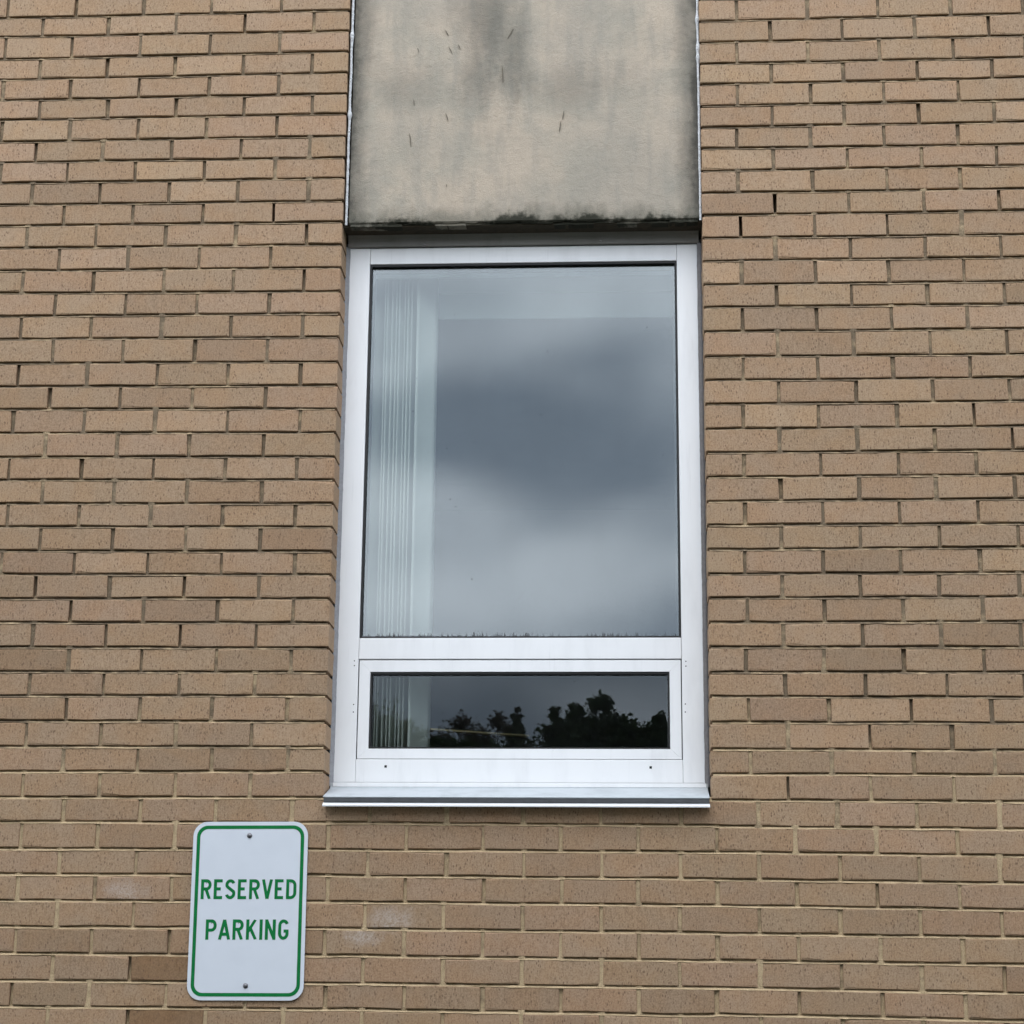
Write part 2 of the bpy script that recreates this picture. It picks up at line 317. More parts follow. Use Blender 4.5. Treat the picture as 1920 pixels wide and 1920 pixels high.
# ------------------------------------------------------------------ brick wall
# course -> (how far the bed under that course strays from level, mm, along the wall), [head joints, mm]
WALL = {
 1: ([(-1624,-12.3),(-600,-9.2)],[-1602,-1398,-1196,-994,-787]),
 2: ([(-1620,-6.0),(-598,-7.6),(440,-0.1),(1356,4.3)],[-1494,-1298,-1096,-893,-689,540,742,943,1150,1354]),
 3: ([(-1614,-9.5),(-596,-5.7),(439,-0.5),(1352,2.8)],[-1601,-1402,-1199,-993,-787,635,839,1046,1255]),
 4: ([(-1609,-7.9),(-594,-5.8),(438,-0.4),(1349,2.9)],[-1493,-1294,-1093,-892,-690,538,740,943,1151]),
 5: ([(-1604,-6.4),(-591,-4.8),(438,3.6),(1345,6.9)],[-1598,-1398,-1196,-989,-785,634,839,1047,1257]),
 6: ([(-1599,-1.7),(-590,-0.0),(436,4.4),(1341,5.6)],[-1485,-1283,-1083,-884,-684,537,744,950,1160]),
 7: ([(-1594,-3.0),(-587,-1.8),(436,5.6),(1338,6.8)],[-1592,-1391,-1190,-990,-785,633,837,1046,1256]),
 8: ([(-1589,-0.4),(-585,-0.7),(434,7.9),(1334,5.8)],[-1487,-1290,-1088,-887,-687,532,740,946,1152]),
 9: ([(-1584,2.6),(-583,2.9),(433,7.1),(1330,9.6)],[-1585,-1389,-1191,-990,-785,634,841,1048,1256]),
 10: ([(-1579,3.6),(-581,0.7),(432,7.8),(1326,7.1)],[-1489,-1290,-1089,-890,-686,533,742,949,1153]),
 11: ([(-1574,6.3),(-579,4.1),(431,8.0),(1323,9.0)],[-1391,-1191,-988,-784,635,841,1049,1256]),
 12: ([(-1569,5.3),(-577,3.2),(430,7.9),(1319,5.7)],[-1493,-1293,-1092,-890,-687,538,744,945,1150]),
 13: ([(-1564,4.2),(-575,1.8),(429,7.1),(1315,6.6)],[-1396,-1196,-992,-787,633,840,1046,1254]),
 14: ([(-1559,4.1),(-573,-1.9),(428,4.1),(1311,3.3)],[-1496,-1292,-1089,-891,-690,538,743,944,1149]),
 15: ([(-1554,2.2),(-571,0.2),(427,5.3),(1307,4.0)],[-1398,-1196,-991,-786,633,839,1047,1257]),
 16: ([(-1548,1.9),(-569,-2.7),(426,0.9),(1304,0.9)],[-1491,-1290,-1089,-891,-688,538,742,947,1152]),
 17: ([(-1543,-2.3),(-566,-7.7),(435,-3.4),(1299,-5.8)],[-1394,-1194,-991,-786,633,840,1048,1256]),
 18: ([(-1538,-3.9),(-564,-9.1),(434,-4.6),(1296,-3.8)],[-1489,-1291,-1094,-893,-689,536,741,945,1152]),
 19: ([(-1533,-2.5),(-562,-8.5),(433,-5.5),(1292,-4.0)],[-1394,-1194,-991,-785,632,842,1049,1256]),
 20: ([(-1527,-3.7),(-560,-10.6),(432,-8.4),(1288,-6.7)],[-1493,-1292,-1092,-889,-686,534,738,950,1157]),
 21: ([(-1522,-6.7),(-558,-11.3),(431,-8.3),(1284,-6.1)],[-1396,-1195,-993,-785,630,841,1049,1256]),
 22: ([(-1517,-4.0),(-556,-10.0),(430,-8.9),(1281,-7.5)],[-1494,-1290,-1089,-889,-690,533,740,948,1156]),
 23: ([(-1512,-4.0),(-554,-9.7),(429,-9.4),(1277,-6.9)],[-1395,-1195,-992,-784,631,840,1046,1255]),
 24: ([(-1507,-2.0),(-552,-8.0),(428,-8.1),(1273,-7.5)],[-1489,-1289,-1089,-890,-689,533,742,946,1154]),
 25: ([(-1502,-2.7),(-550,-8.0),(427,-7.3),(1270,-5.1)],[-1393,-1191,-988,-783,629,839,1048,1256]),
 26: ([(-1497,-0.9),(-548,-5.5),(426,-6.6),(1266,-6.3)],[-1495,-1293,-1090,-886,-685,530,738,943,1153]),
 27: ([(-1492,-0.8),(-546,-3.6),(425,-5.5),(1262,-3.1)],[-1396,-1191,-986,-781,628,835,1041,1252]),
 28: ([(-1487,0.8),(-544,-2.8),(424,-3.5),(1258,-2.9)],[-1295,-1094,-891,-685,534,738,945,1154]),
 29: ([(-1482,0.3),(-542,-3.6),(423,-2.5),(1255,-3.7)],[-1394,-1193,-990,-783,628,836,1041,1249]),
 30: ([(-1476,1.2),(-540,-1.9),(422,-2.1),(1251,-2.7)],[-1291,-1092,-888,-685,527,733,941,1150]),
 31: ([(-1471,2.8),(-538,2.7),(428,1.3),(1247,-1.1)],[-1394,-1191,-985,-781,630,838,1050]),
 32: ([(-1466,3.1),(-535,0.4),(427,1.1),(1244,-0.6)],[-1288,-1089,-894,-692,533,742,955,1162]),
 33: ([(-1461,1.9),(-533,1.3),(426,-2.0),(1240,-4.5)],[-1392,-1191,-987,-784,633,846,1057]),
 34: ([(-1456,2.5),(-531,4.6),(425,0.6),(1236,0.1)],[-1288,-1086,-888,-684,534,745,957,1163]),
 35: ([(-1451,2.3),(-529,4.1),(424,0.8),(1232,-1.4)],[-1392,-1186,-982,-782,630,843,1056]),
 36: ([(-1446,5.7),(-592,4.9),(-527,5.8),(422,2.3),(452,0.8),(1228,-3.9)],[-1278,-1072,-871,-668,-462,-259,-59,143,352,551,755,958,1168]),
 37: ([(-1441,2.9),(-590,4.1),(-525,3.7),(422,1.9),(451,1.9),(1225,-3.6)],[-1387,-1182,-976,-569,-365,-163,39,240,443,645,852,1059]),
 38: ([(-1436,4.0),(-588,5.9),(-523,5.0),(420,2.1),(449,0.8),(1221,-5.1)],[-1280,-1076,-463,-258,-56,146,349,550,757,959,1162]),
 39: ([(-1430,4.5),(-585,5.4),(-521,5.2),(419,2.6),(448,2.7),(1217,-3.9)],[-1386,-1181,-977,-566,-364,-160,42,239,443,646,850,1058]),
 40: ([(-1425,4.9),(-583,5.8),(-519,5.0),(418,1.3),(447,-0.2),(1213,-4.6)],[-1277,-1075,-467,-263,-58,144,345,548,754,956,1161]),
 41: ([(-1420,5.0),(-581,4.2),(-517,5.8),(417,-0.8),(446,0.1),(1210,-4.6)],[-1382,-1181,-977,-570,-364,-161,40,240,441,646,852,1060]),
 42: ([(-1415,3.1),(-578,3.5),(-515,3.7),(416,0.1),(445,0.8),(1206,-6.6)],[-1279,-1076,-469,-262,-60,144,344,546,752,954,1160]),
 43: ([(-1410,6.2),(-576,5.4),(-513,6.6),(415,0.2),(444,3.4),(1202,-5.9)],[-1383,-1180,-978,-564,-361,-160,40,239,436,644,853,1060]),
 44: ([(-1405,5.4),(-511,7.3)],[-1284,-1075,-873]),
}
PITCH, COURSE, TOP = .2032, .0677333, 4.46
XL, XR = -.585, .4315                       # sides of the window opening
K_SILL = 35                                 # last course beside the opening
K0, K1 = -16, 65
X0, X1 = -3.6, 3.4
WEEP = {(11, -784), (11, 635), (12, 538)}
DEEP = {(12, -687), (20, 1157), (27, -986), (29, -990), (35, 630), (33, 846), (23, 631), (18, -1489), (8, -1487), (10, -1191), (19, -1394), (21, 1256), (30, 941), (42, -1076), (44, -1075)}
def stray(k, x):
    if k in WALL and (x < 0 or any(p[0] > 0 for p in WALL[k][0])): p = WALL[k][0]; w = 1
    else:
        kk = min((q for q in WALL if (x < 0 or any(p[0] > 0 for p in WALL[q][0]))), key=lambda q: abs(q-k)); p = WALL[kk][0]; w = max(0, 1-abs(k-kk)/6)
    xm = x*1000
    if xm <= p[0][0]: v = p[0][1]
    elif xm >= p[-1][0]: v = p[-1][1]
    else:
        for a, b in zip(p, p[1:]):
            if a[0] <= xm <= b[0]: v = a[1]+(b[1]-a[1])*(xm-a[0])/max(1, b[0]-a[0]); break
    return v*w/1000
def bed(k, x):
    return TOP-k*COURSE+stray(k, x)+.0011*noise.noise(Vector((x*9, k*3.7, 1.3)))
def spread(js, a, b):
    js = sorted(js); out = [js[0]]
    for j in js[1:]:
        gap = j-out[-1]
        if gap < .12: continue
        n = round(gap/PITCH)
        for i in range(1, max(1, n)): out.append(out[-1]+gap/n)
        out.append(j)
    while out[0]-PITCH > a: out.insert(0, out[0]-PITCH+random.uniform(-.003, .003))
    while out[-1]+PITCH < b: out.append(out[-1]+PITCH+random.uniform(-.003, .003))
    return out
def joints(k):
    """list of (x_start, x_end, joints between) for course k"""
    if k > K_SILL:
        src = k if k in WALL and k < 44 else (42 if k % 2 == 0 else 43)
        js = [j/1000 for j in WALL[src][1]]
        if k == 44: js = [j/1000 for j in WALL[44][1]]+[j for j in js if j > -.8]
        return [(X0, X1, spread(js, X0+.06, X1-.06))]
    src = k if k in WALL else (1 if k % 2 else 2)
    srcr = k if k >= 2 else (3 if k % 2 else 2)
    l = [j/1000 for j in WALL[src][1] if j < 0]; r = [j/1000 for j in WALL[srcr][1] if j > 0]
    return [(X0, XL, spread(l, X0+.06, XL-.06)), (XR, X1, spread(r, XR+.06, X1-.06))]
PAL = [(.382, .270, .178), (.376, .267, .174), (.387, .271, .183), (.371, .263, .175), (.383, .274, .179), (.368, .257, .168), (.376, .268, .179), (.380, .264, .176), (.392, .280, .186)]
def brick_tone(k, x):
    c = random.choice(PAL); v = random.gauss(1.0, .042); 
    if random.random() < .08: v *= random.uniform(.86, .93)
    c = [q*v*random.uniform(.993, 1.007) for q in c]
    if (k == 42 and -1.07 < x < -.87) or (k == 44 and -1.07 < x < -.88): c = [.265, .170, .098]
    if k == 36 and .2 < x < .5: c = [q*.93 for q in c]
    return c
def brick_verts(k, a, b, depth, ja, jb):
    """worn brick: face ring set in from an outer ring, sides run back into the wall"""
    w = b-a; xs = [a, a+w*random.uniform(.28, .38), a+w*random.uniform(.62, .72), b]
    y = random.uniform(-.0012, .0014); tl = random.uniform(-.0009, .0009); tz = random.uniform(-.0007, .0007)
    jt = .0083+random.uniform(-.001, .0012)
    bot = [(x, bed(k, x)+random.uniform(-.0009, .0013)) for x in xs]
    top = [(x, bed(k-1, x)-jt-random.uniform(-.0008, .0015)) for x in xs]
    sk0, sk1 = random.uniform(-.0015, .0015), random.uniform(-.0015, .0015)
    top[0] = (top[0][0]+sk0, top[0][1]); top[3] = (top[3][0]+sk1, top[3][1])
    midL = (a+sk0/2+random.uniform(-.0006, .0006), (bot[0][1]+top[0][1])/2); midR = (b+sk1/2+random.uniform(-.0006, .0006), (bot[3][1]+top[3][1])/2)
    ring = bot+[midR]+top[::-1]+[midL]
    cx, cz = (a+b)/2, (bot[0][1]+top[0][1])/2; v = []
    e = random.uniform(.0011, .0020)
    for lay in range(3):
        for i, (x, z) in enumerate(ring):
            if lay == 0:
                cc = e*(1.0 if i not in (0, 3, 5, 8) else random.choice((1.0, 1.2, 1.6, 2.4, 3.4)))
                dx = (cc if x < cx else -cc) if i in (0, 3, 4, 5, 8, 9) else 0; dz = (cc if z < cz else -cc) if i not in (4, 9) else 0
                v.append((x+dx, y+tl*(x-cx)/w*2+tz*(z-cz)/.03, z+dz))
            elif lay == 1: v.append((x, y+e*1.1+tl*(x-cx)/w*2, z))
            else: v.append((x, depth, z))
    return v
BF = [tuple(range(9, -1, -1))]+[(l*10+i, l*10+(i+1) % 10, (l+1)*10+(i+1) % 10, (l+1)*10+i) for l in range(2) for i in range(10)]
def px(x, y, z):
    q = Vector((x-CX, y-CY, z-CZ)); d = q.dot(fw); return 960+3652.585*q.dot(rt)/d, 960-3652.585*q.dot(up)/d
bricks = []; mortar = MB(); soiled = MB(); heads = []
for k in range(K0, K1+1):
    for (a, b, js) in joints(k):
        edges = [a]+js+[b]; half = [0]+[random.uniform(.0040, .0060) for _ in js]+[0]
        for i in range(len(edges)-1):
            x0, x1 = edges[i]+half[i], edges[i+1]-half[i+1]
            jamb = (x1 == XL) or (x0 == XR)
            v = brick_verts(k, x0, x1, .093 if jamb else .055, 0, 0)
            u0, v0 = px(x0, 0, bed(k, x0)); u1, v1 = px(x1, 0, bed(k-1, x1)-.0095)
            A = max(0, min(1920, u1)-max(0, u0))*max(0, min(1920, v0)-max(0, v1))
            # what the sign hides
            hs = max(0, min(u1, 574)-max(u0, 356))*max(0, min(v0, 1872)-max(v1, 1545)); A -= hs
            bricks.append((A, k, (x0+x1)/2, v))
        for j, hw in zip(js, half[1:-1]):
            heads.append((k, j, hw))
bricks.sort(key=lambda q: -q[0])
wall = empty('brick_wall', (0, 0, 0))
tag(wall, 'tan brick wall laid in running bond around the window and panel', 'wall')
def with_tone(me, tones):
    at = me.attributes.new('tone', 'FLOAT_COLOR', 'POINT')
    at.data.foreach_set('color', [q for c in tones for q in (*c, 1.0)])
for A, k, x, v in bricks[:300]:
    me = mesh('brick', v, BF); with_tone(me, [brick_tone(k, x)]*30)
    bloom = (k in (39, 40) and -1.2 < x < -.95) or (k in (40, 41) and -.62 < x < -.25)
    bo = link('brick', me, M['brick_bloomed' if bloom else 'brick'], wall)
    if (k in (42, 44)) and -1.07 < x < -.87: bo['label'] = 'darker orange brown brick beside the sign'
rest = MB(); tones = []
for A, k, x, v in bricks[300:]:
    if A <= 0 and (x < -2.4 or x > 2.2 or k > 56 or k < -8): pass
    rest.add(v, BF); tones += [brick_tone(k, x)]*30
me = mesh('bricks', rest.v, rest.f); with_tone(me, tones)
tag(link('bricks', me, M['brick'], wall), kind='stuff')
# bed joints: struck back under the brick above, nearly flush on the brick below
def bedstrip(k, a, b, jl, jr):
    n = max(2, int((b-a)/.013)); base = len(mortar.v)
    for i in range(n+1):
        x = a+(b-a)*i/n; zt = bed(k, x); w1 = noise.noise(Vector((x*21, k*5.1, 0))); w2 = noise.noise(Vector((x*47, k*3.3, 8))); w3 = noise.noise(Vector((x*5, k*1.9, 3)))
        back = .0105+.002*w1+.002*w3; front = .0004+.0026*w2+.0020*w3; drop = .0018*max(0, w1)+.0024*max(0, noise.noise(Vector((x*83, k*2.1, 5))))
        x_ = min(max(x, a+.001), b-.001)
        mortar.v += [(x_, back+.001, zt+.005), (x_, back, zt-.0008), (x_, (back*.38+front*.62)+.001*w2, zt-.0046+.0012*w1), (x_, front, zt-.0080+.0010*w2-drop*.6), (x_, front+.0035, zt-.0090-drop)]
    for i in range(n):
        for q in range(4): mortar.f.append((base+i*5+q, base+(i+1)*5+q, base+(i+1)*5+q+1, base+i*5+q+1))
    # return of the bed into the reveal
    for on, x, s in ((jl, a, -1), (jr, b, 1)):
        if on:
            r = .010+random.uniform(-.002, .002); zt = bed(k, x)
            mortar.add([(x-s*r, .006, zt+.004), (x-s*r, .095, zt+.004), (x-s*(r-.006), .095, zt-.0135), (x-s*(r-.006), .006, zt-.0135)], [(0, 1, 2, 3)])
for k in range(K0, K1+1):
    if k >= K_SILL: bedstrip(k, X0, X1, False, False)
    else: bedstrip(k, X0, XL-.004, False, True); bedstrip(k, XR+.004, X1, True, False)
for k, j, hw in heads:
    key = (k, min((abs(w[1]-j*1000), w[1]) for w in WEEP)[1])
    if key in WEEP and abs(key[1]-j*1000) < 8: continue
    d = random.choice((.001, .002, .003, .004, .005)) if k > 33 else random.choice((.0015, .003, .004, .005, .006, .007))
    base = len(soiled.v); zb, zt = bed(k, j), bed(k-1, j); n = 4; tilt = random.uniform(-.0015, .0025)
    if random.random() < .12: d += .005; tilt += .004
    if any(q[0] == k and abs(q[1]-j*1000) < 9 for q in DEEP): d = .010; tilt = .009
    for i in range(n+1):
        z = zb-.008+(zt+.002-zb+.008)*i/n
        for s in (-1, -.35, .35, 1):
            soiled.v.append((j+s*(hw+.004), d+tilt*i/n+.0016*noise.noise(Vector((j*60+s, z*90, 2)))+(.0018 if abs(s) == 1 else 0), z))
    for i in range(n):
        for q in range(3): soiled.f.append((base+i*4+q, base+i*4+q+1, base+(i+1)*4+q+1, base+(i+1)*4+q))
# cavity face behind everything
for (a, b, c, d) in ((X0, XL-.02, -.3, 5.7), (XR+.02, X1, -.3, 5.7), (XL-.02, XR+.02, -.3, 2.06)):
    mortar.add([(a, .052, c), (b, .052, c), (b, .052, d), (a, .052, d)], [(0, 1, 2, 3)])
mortar.build('mortar', M['mortar'], wall)
soiled.build('mortar', M['mortar_soiled'], wall)

# ------------------------------------------------------------------ rendered panel above the window
PX0, PX1, PZ = -.569, .4225, 3.713
pan = empty('stucco_panel', (-.073, .012, PZ))
tag(pan, 'stained beige stucco panel above the window with black moss on its foot', 'wall panel')
p = MB(); nx, nz = 90, 60
def pf(i, j):
    x = PX0+(PX1-PX0)*i/nx; z = PZ+(5.55-PZ)*(j/nz)**1.5
    if j == 0: z += .0032*noise.noise(Vector((x*30, 0, 4)))+.0022*noise.noise(Vector((x*90, 3, 4)))
    y = .012+.0016*noise.noise(Vector((x*7, z*7, 0)))+.0008*noise.noise(Vector((x*31, z*31, 5)))
    if j == 0: y += .004
    return (x, y, z)
p.v = [pf(i, j) for j in range(nz+1) for i in range(nx+1)]
p.f = [(j*(nx+1)+i, j*(nx+1)+i+1, (j+1)*(nx+1)+i+1, (j+1)*(nx+1)+i) for j in range(nz) for i in range(nx)]
b0 = len(p.v); p.v += [(x, .075, z+.001) for x, y, z in p.v[:nx+1]]
p.f += [(i, b0+i, b0+i+1, i+1) for i in range(nx)]
for i in (0, nx):                              # side returns
    c = len(p.v); col_ = [p.v[j*(nx+1)+i] for j in range(nz+1)]; p.v += [(x, .06, z) for x, y, z in col_]
    p.f += [(j*(nx+1)+i, (j+1)*(nx+1)+i, c+j+1, c+j) for j in range(nz)]
p.build('panel_face', M['panel'], pan)
# broken lip of render hanging under the panel edge
lip = MB(); x = PX0+.004
while x < PX1-.01:
    w = random.uniform(.03, .16); x1 = min(x+w, PX1-.003); dz = random.uniform(.0015, .007); y0 = random.uniform(.016, .022); n = max(2, int(w/.015))
    ptsb = [(x+(x1-x)*i/n, PZ-.0015-dz+random.uniform(-.0012, .0012)) for i in range(n+1)]
    lip.prism([(x, PZ-.0003)]+ptsb+[(x1, PZ-.0003)], 'y', y0, y0+.03); x = x1+random.uniform(.0005, .006)
lip.build('panel_lip', M['panel'], pan)
for u, v, L, an in ((845, 95, .014, .45), (838, 62, .011, .5), (861, 88, .010, .4), (784, 94, .008, .3), (838, 220, .014, .3), (776, 192, .010, .1), (1056, 215, .015, -.15), (1050, 237, .018, -.12), (769, 262, .022, .12), (957, 63, .018, -.5), (942, 138, .028, .05), (837, 348, .005, .2)):
    d = (u-960)/3652.585*rt-(v-960)/3652.585*up+fw; q = Vector((CX, CY, CZ))+d*((.0108-CY)/d.y)
    w = .0010+L*.055; dx, dz = math.sin(an)*L, -math.cos(an)*L; nx_, nz_ = math.cos(an)*w, math.sin(an)*w
    o = [(q.x-dx, q.z-dz), (q.x-dx*.3+nx_, q.z-dz*.3+nz_), (q.x+dx*.5+nx_*.8, q.z+dz*.5+nz_*.8), (q.x+dx, q.z+dz), (q.x+dx*.4-nx_*.5, q.z+dz*.4-nz_*.5), (q.x-dx*.5-nx_*.4, q.z-dz*.5-nz_*.4)]
    MB().prism(o, 'y', .0095, .0135).build('gouge', M['chip'], pan)
def rope(x, z0, z1, y, r, seed, lumps=()):
    pts, rad = [], []; n = int((z1-z0)/.004)
    for i in range(n+1):
        z = z0+(z1-z0)*i/n; a = noise.noise(Vector((seed, z*70, 0))); b = noise.noise(Vector((seed, z*190, 4))); c = noise.noise(Vector((seed+9, z*14, 2)))
        lump = sum(.004*math.exp(-((z-q)/.012)**2) for q in lumps)
        pts.append((x+.0012*c+.0007*b, y+.001*a-lump*.4, z)); rad.append(max(.0012, r*(1+.22*a+.30*b)+lump*.7))
    return MB().tube(pts, rad, 7)
rope(-.5765, PZ-.004, 5.5, .011, .0037, 3, (4.05, 4.3)).build('sealant_bead', M['bead'], pan)
rope(.4268, PZ-.004, 5.5, .011, .0036, 12, (4.21, 4.24, 4.33)).build('sealant_bead', M['bead'], pan)
lin = MB(); lin.box(XL-.01, XR+.01, .024, .10, PZ-.0062, PZ-.0005, .001); lin.box(XL-.01, XR+.01, .078, .16, PZ-.0005, 5.55)
lin.build('soffit_board', M['lintel'], pan)

# ------------------------------------------------------------------ window
FX0, FX1, FZ0, FZ1, FY = -.576, .4195, 2.1405, 3.6738, .100
GX0, GX1, GZ0, GZ1 = -.5165, .3605, 2.534, 3.6245
SX0, SX1, SZ0, SZ1 = -.5158, .3600, 2.2045, 2.4745
LX0, LX1, LZ0, LZ1 = -.4837, .3277, 2.2318, 2.4410
win = empty('window', (-.078, FY, FZ0))
tag(win, 'white metal window with tall fixed pane over a narrow opening sash', 'window')
W = M['white']; hair = .0005
MB().box(FX0, GX0-hair, FY, .165, FZ0, FZ1, .0022).build('jamb', W, win)
MB().box(GX1+hair, FX1, FY, .165, FZ0, FZ1, .0022).build('jamb', W, win)
MB().box(GX0, GX1, FY+.0006, .165, GZ1, FZ1-.0004, .0018).build('head', W, win)
MB().box(GX0, GX1, FY-.0008, .165, SZ1+.0012, GZ0, .0020).build('transom', W, win)
MB().box(GX0, GX1, FY+.0004, .165, FZ0+.0003, SZ0-.0012, .0012).build('bottom_rail', W, win)
# gasket, spacer and glass of the fixed light
def ring(x0, x1, z0, z1, w, ya, yb, wt=None):
    m = MB(); wt = wt or w
    m.box(x0, x0+w, ya, yb, z0, z1); m.box(x1-w, x1, ya, yb, z0, z1); m.box(x0+w, x1-w, ya, yb, z1-wt, z1); m.box(x0+w, x1-w, ya, yb, z0, z0+w); return m
ring(GX0+.0002, GX1-.0002, GZ0+.0002, GZ1-.0002, .0052, FY+.004, .120, .006).build('gasket', M['rubber'], win)
ring(GX0-.004, GX1+.004, GZ0-.004, GZ1+.004, .016, .126, .134, .022).build('spacer_bar', M['spacer'], win)
MB().box(GX0+.003, GX1-.003, .1165, .1185, GZ0+.003, GZ1-.003).build('pane', M['glass_up'], win)
ring(GX0-.002, GX1+.002, GZ0-.002, GZ1+.002, .008, .136, .20).build('inner_trim', W, win)
# sash: four mitred members standing in a dark gap
sa = MB(); gz = .0018; a0, a1, c0, c1 = SX0+gz, SX1-gz, SZ0+.0003, SZ1-.0016; i0, i1, k0, k1 = LX0, LX1, LZ0, LZ1; h = .00025
for pts in ([(a0, c1), (i0, k1), (i1, k1), (a1, c1)], [(a0, c0), (a1, c0), (i1, k0), (i0, k0)], [(a0, c0+h), (i0-h, k0), (i0-h, k1), (a0, c1-h)], [(a1, c0+h), (a1, c1-h), (i1+h, k1), (i1+h, k0)]):
    sa.prism(pts, 'y', FY+.0012, .150, .0006)
sash = sa.build('sash', W, win)
ring(LX0+.0002, LX1-.0002, LZ0+.0002, LZ1-.0002, .0045, FY+.005, .122, .006).build('gasket', M['rubber'], sash)
ring(LX0-.004, LX1+.004, LZ0-.004, LZ1+.004, .011, .128, .136, .0125).build('spacer_bar', flat('spacer_dark', (.07, .065, .07), .5), sash)
MB().box(LX0+.003, LX1-.003, .1180, .1198, LZ0+.003, LZ1-.003).build('pane', M['glass_low'], sash)
ring(SX0-.003, SX1+.003, SZ0-.003, SZ1+.003, .007, FY+.014, .16).build('sash_seal', M['rubber'], win)
# small holes in the frame face, their inner dark drawn as black pieces
for x, z, s in ((-.4355, 2.1838, .0032), (.275, 2.1825, .0032)):
    MB().box(x-s, x+s, FY-.0002, FY+.004, z-s, z+s).build('drain_hole', M['dark'], win)
for x, z in ((-.5283, 2.4712), (-.5279, 2.458), (-.527, 2.3512), (-.5271, 2.3308), (.3722, 2.4688), (.3721, 2.4557), (.3693, 2.3529), (.369, 2.3313)):
    MB().dome((x, FY+.0003, z), .0019, .0011, 10, 3).build('rivet_hole', M['dark'], win)
# head flashing with its screws
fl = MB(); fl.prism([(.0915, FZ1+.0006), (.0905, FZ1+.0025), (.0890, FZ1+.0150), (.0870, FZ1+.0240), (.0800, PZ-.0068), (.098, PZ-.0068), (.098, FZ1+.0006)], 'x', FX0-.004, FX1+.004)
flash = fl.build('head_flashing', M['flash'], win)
for x, z in ((-.3608, 3.6795), (.1448, 3.6830)):
    MB().dome((x, .0902, z), .0042, .0026, 12, 4).build('screw', M['screw'], flash, True)
# caulk up both sides
def caulk(x0, x1, seed, over):
    m = MB(); n = 150; base = 0
    for i in range(n+1):
        z = FZ0-.01+(FZ1+.012-FZ0)*i/n; a = noise.noise(Vector((seed, z*16, 0))); b = noise.noise(Vector((seed, z*75, 0)))
        e = over*(.0012+.0012*a+.0009*b)
        xa, xb = (x0, x1+e) if over > 0 else (x0+e, x1)
        m.v += [(xa, .0915, z), ((xa+xb)/2, .0955+.0012*a, z), (xb, .0992, z), (xb, .112, z)]
    m.f = [(i*4+q, i*4+q+1, i*4+q+5, i*4+q+4) for i in range(n) for q in range(3)]
    return m
caulk(XL-.001, FX0, 2, 1).build('caulk', M['caulk'], win, True)
caulk(FX1, XR+.001, 5, -1).build('caulk', M['caulk'], win, True)
# sill: upstand, sloped top, undercut and bright drip edge
sp = [(.0975, 2.1390), (.0935, 2.1388), (.0925, 2.1280), (.0880, 2.1240), (-.0270, 2.0905), (-.0300, 2.0885), (-.0220, 2.0868), (.0975, 2.1150)]
si = MB(); si.prism(sp, 'x', -.5822, .4252, .0007)
sill = si.build('sill', M['sill'], win)
MB().box(FX0+.0005, FX1+.0015, .0915, .0945, 2.1285, 2.1396, .0009).build('sill_upstand', W, sill)
MB().prism([(-.0200, 2.0742), (-.0340, 2.0665), (-.0334, 2.0634), (-.0116, 2.0690)], 'x', -.5830, .4256).build('drip_edge', W, sill)
MB().prism([(-.0225, 2.0866), (-.0150, 2.0744), (-.0110, 2.0692), (.09, 2.0900), (.09, 2.1125)], 'x', -.5818, .4248).build('drip_recess', M['recess'], sill)  # undercut below the nose, its shade coloured in
MB().box(FX0, FX1, .100, .2, 2.05, FZ0-.0015).build('sub_sill', M['dark'], win)

# ------------------------------------------------------------------ parking sign
sw, sh_, sx_, sz_ = .3030, .4550, -.7720, 1.7975
sign = empty('parking_sign', (0, 0, 0)); sign.location = (sx_, -.0045, sz_-sh_/2)
tag(sign, 'white sign with green border reading RESERVED PARKING bolted to the wall', 'sign')
def rr(w, h, r, n=8):
    o = []
    for cx, cz, a0 in ((w/2-r, h/2-r, 0), (-w/2+r, h/2-r, 90), (-w/2+r, -h/2+r, 180), (w/2-r, -h/2+r, 270)):
        for i in range(n+1):
            a = R(a0+90*i/n); o.append((cx+r*math.cos(a), cz+r*math.sin(a)))
    return o
def S(p, y): # sign space -> world (the sign hangs a hair out of true)
    c, s = math.cos(R(.35)), math.sin(R(.35)); return (sx_+p[0]*c-p[1]*s, y, sz_+p[0]*s+p[1]*c)
def splate(outline, ya, yb, name, mat, bev=0):
    m = MB(); o = [S(p, 0) for p in outline]; m.prism([(q[0], q[2]) for q in o], 'y', ya, yb, bev); return m.build(name, mat, sign)
plate = splate(rr(sw, sh_, .037), -.0062, -.0042, 'plate', M['signwhite'], .0003)
def sring(o, i, y, name):
    a = [S(p, y) for p in o]; b = [S(p, y) for p in i]; n = len(a)
    return MB().add(a+b, [(k, (k+1) % n, n+(k+1) % n, n+k) for k in range(n)]).build(name, M['green'], plate)
sring(rr(sw-.0195, sh_-.0195, .029), rr(sw-.0375, sh_-.0375, .0215), -.00660, 'border')
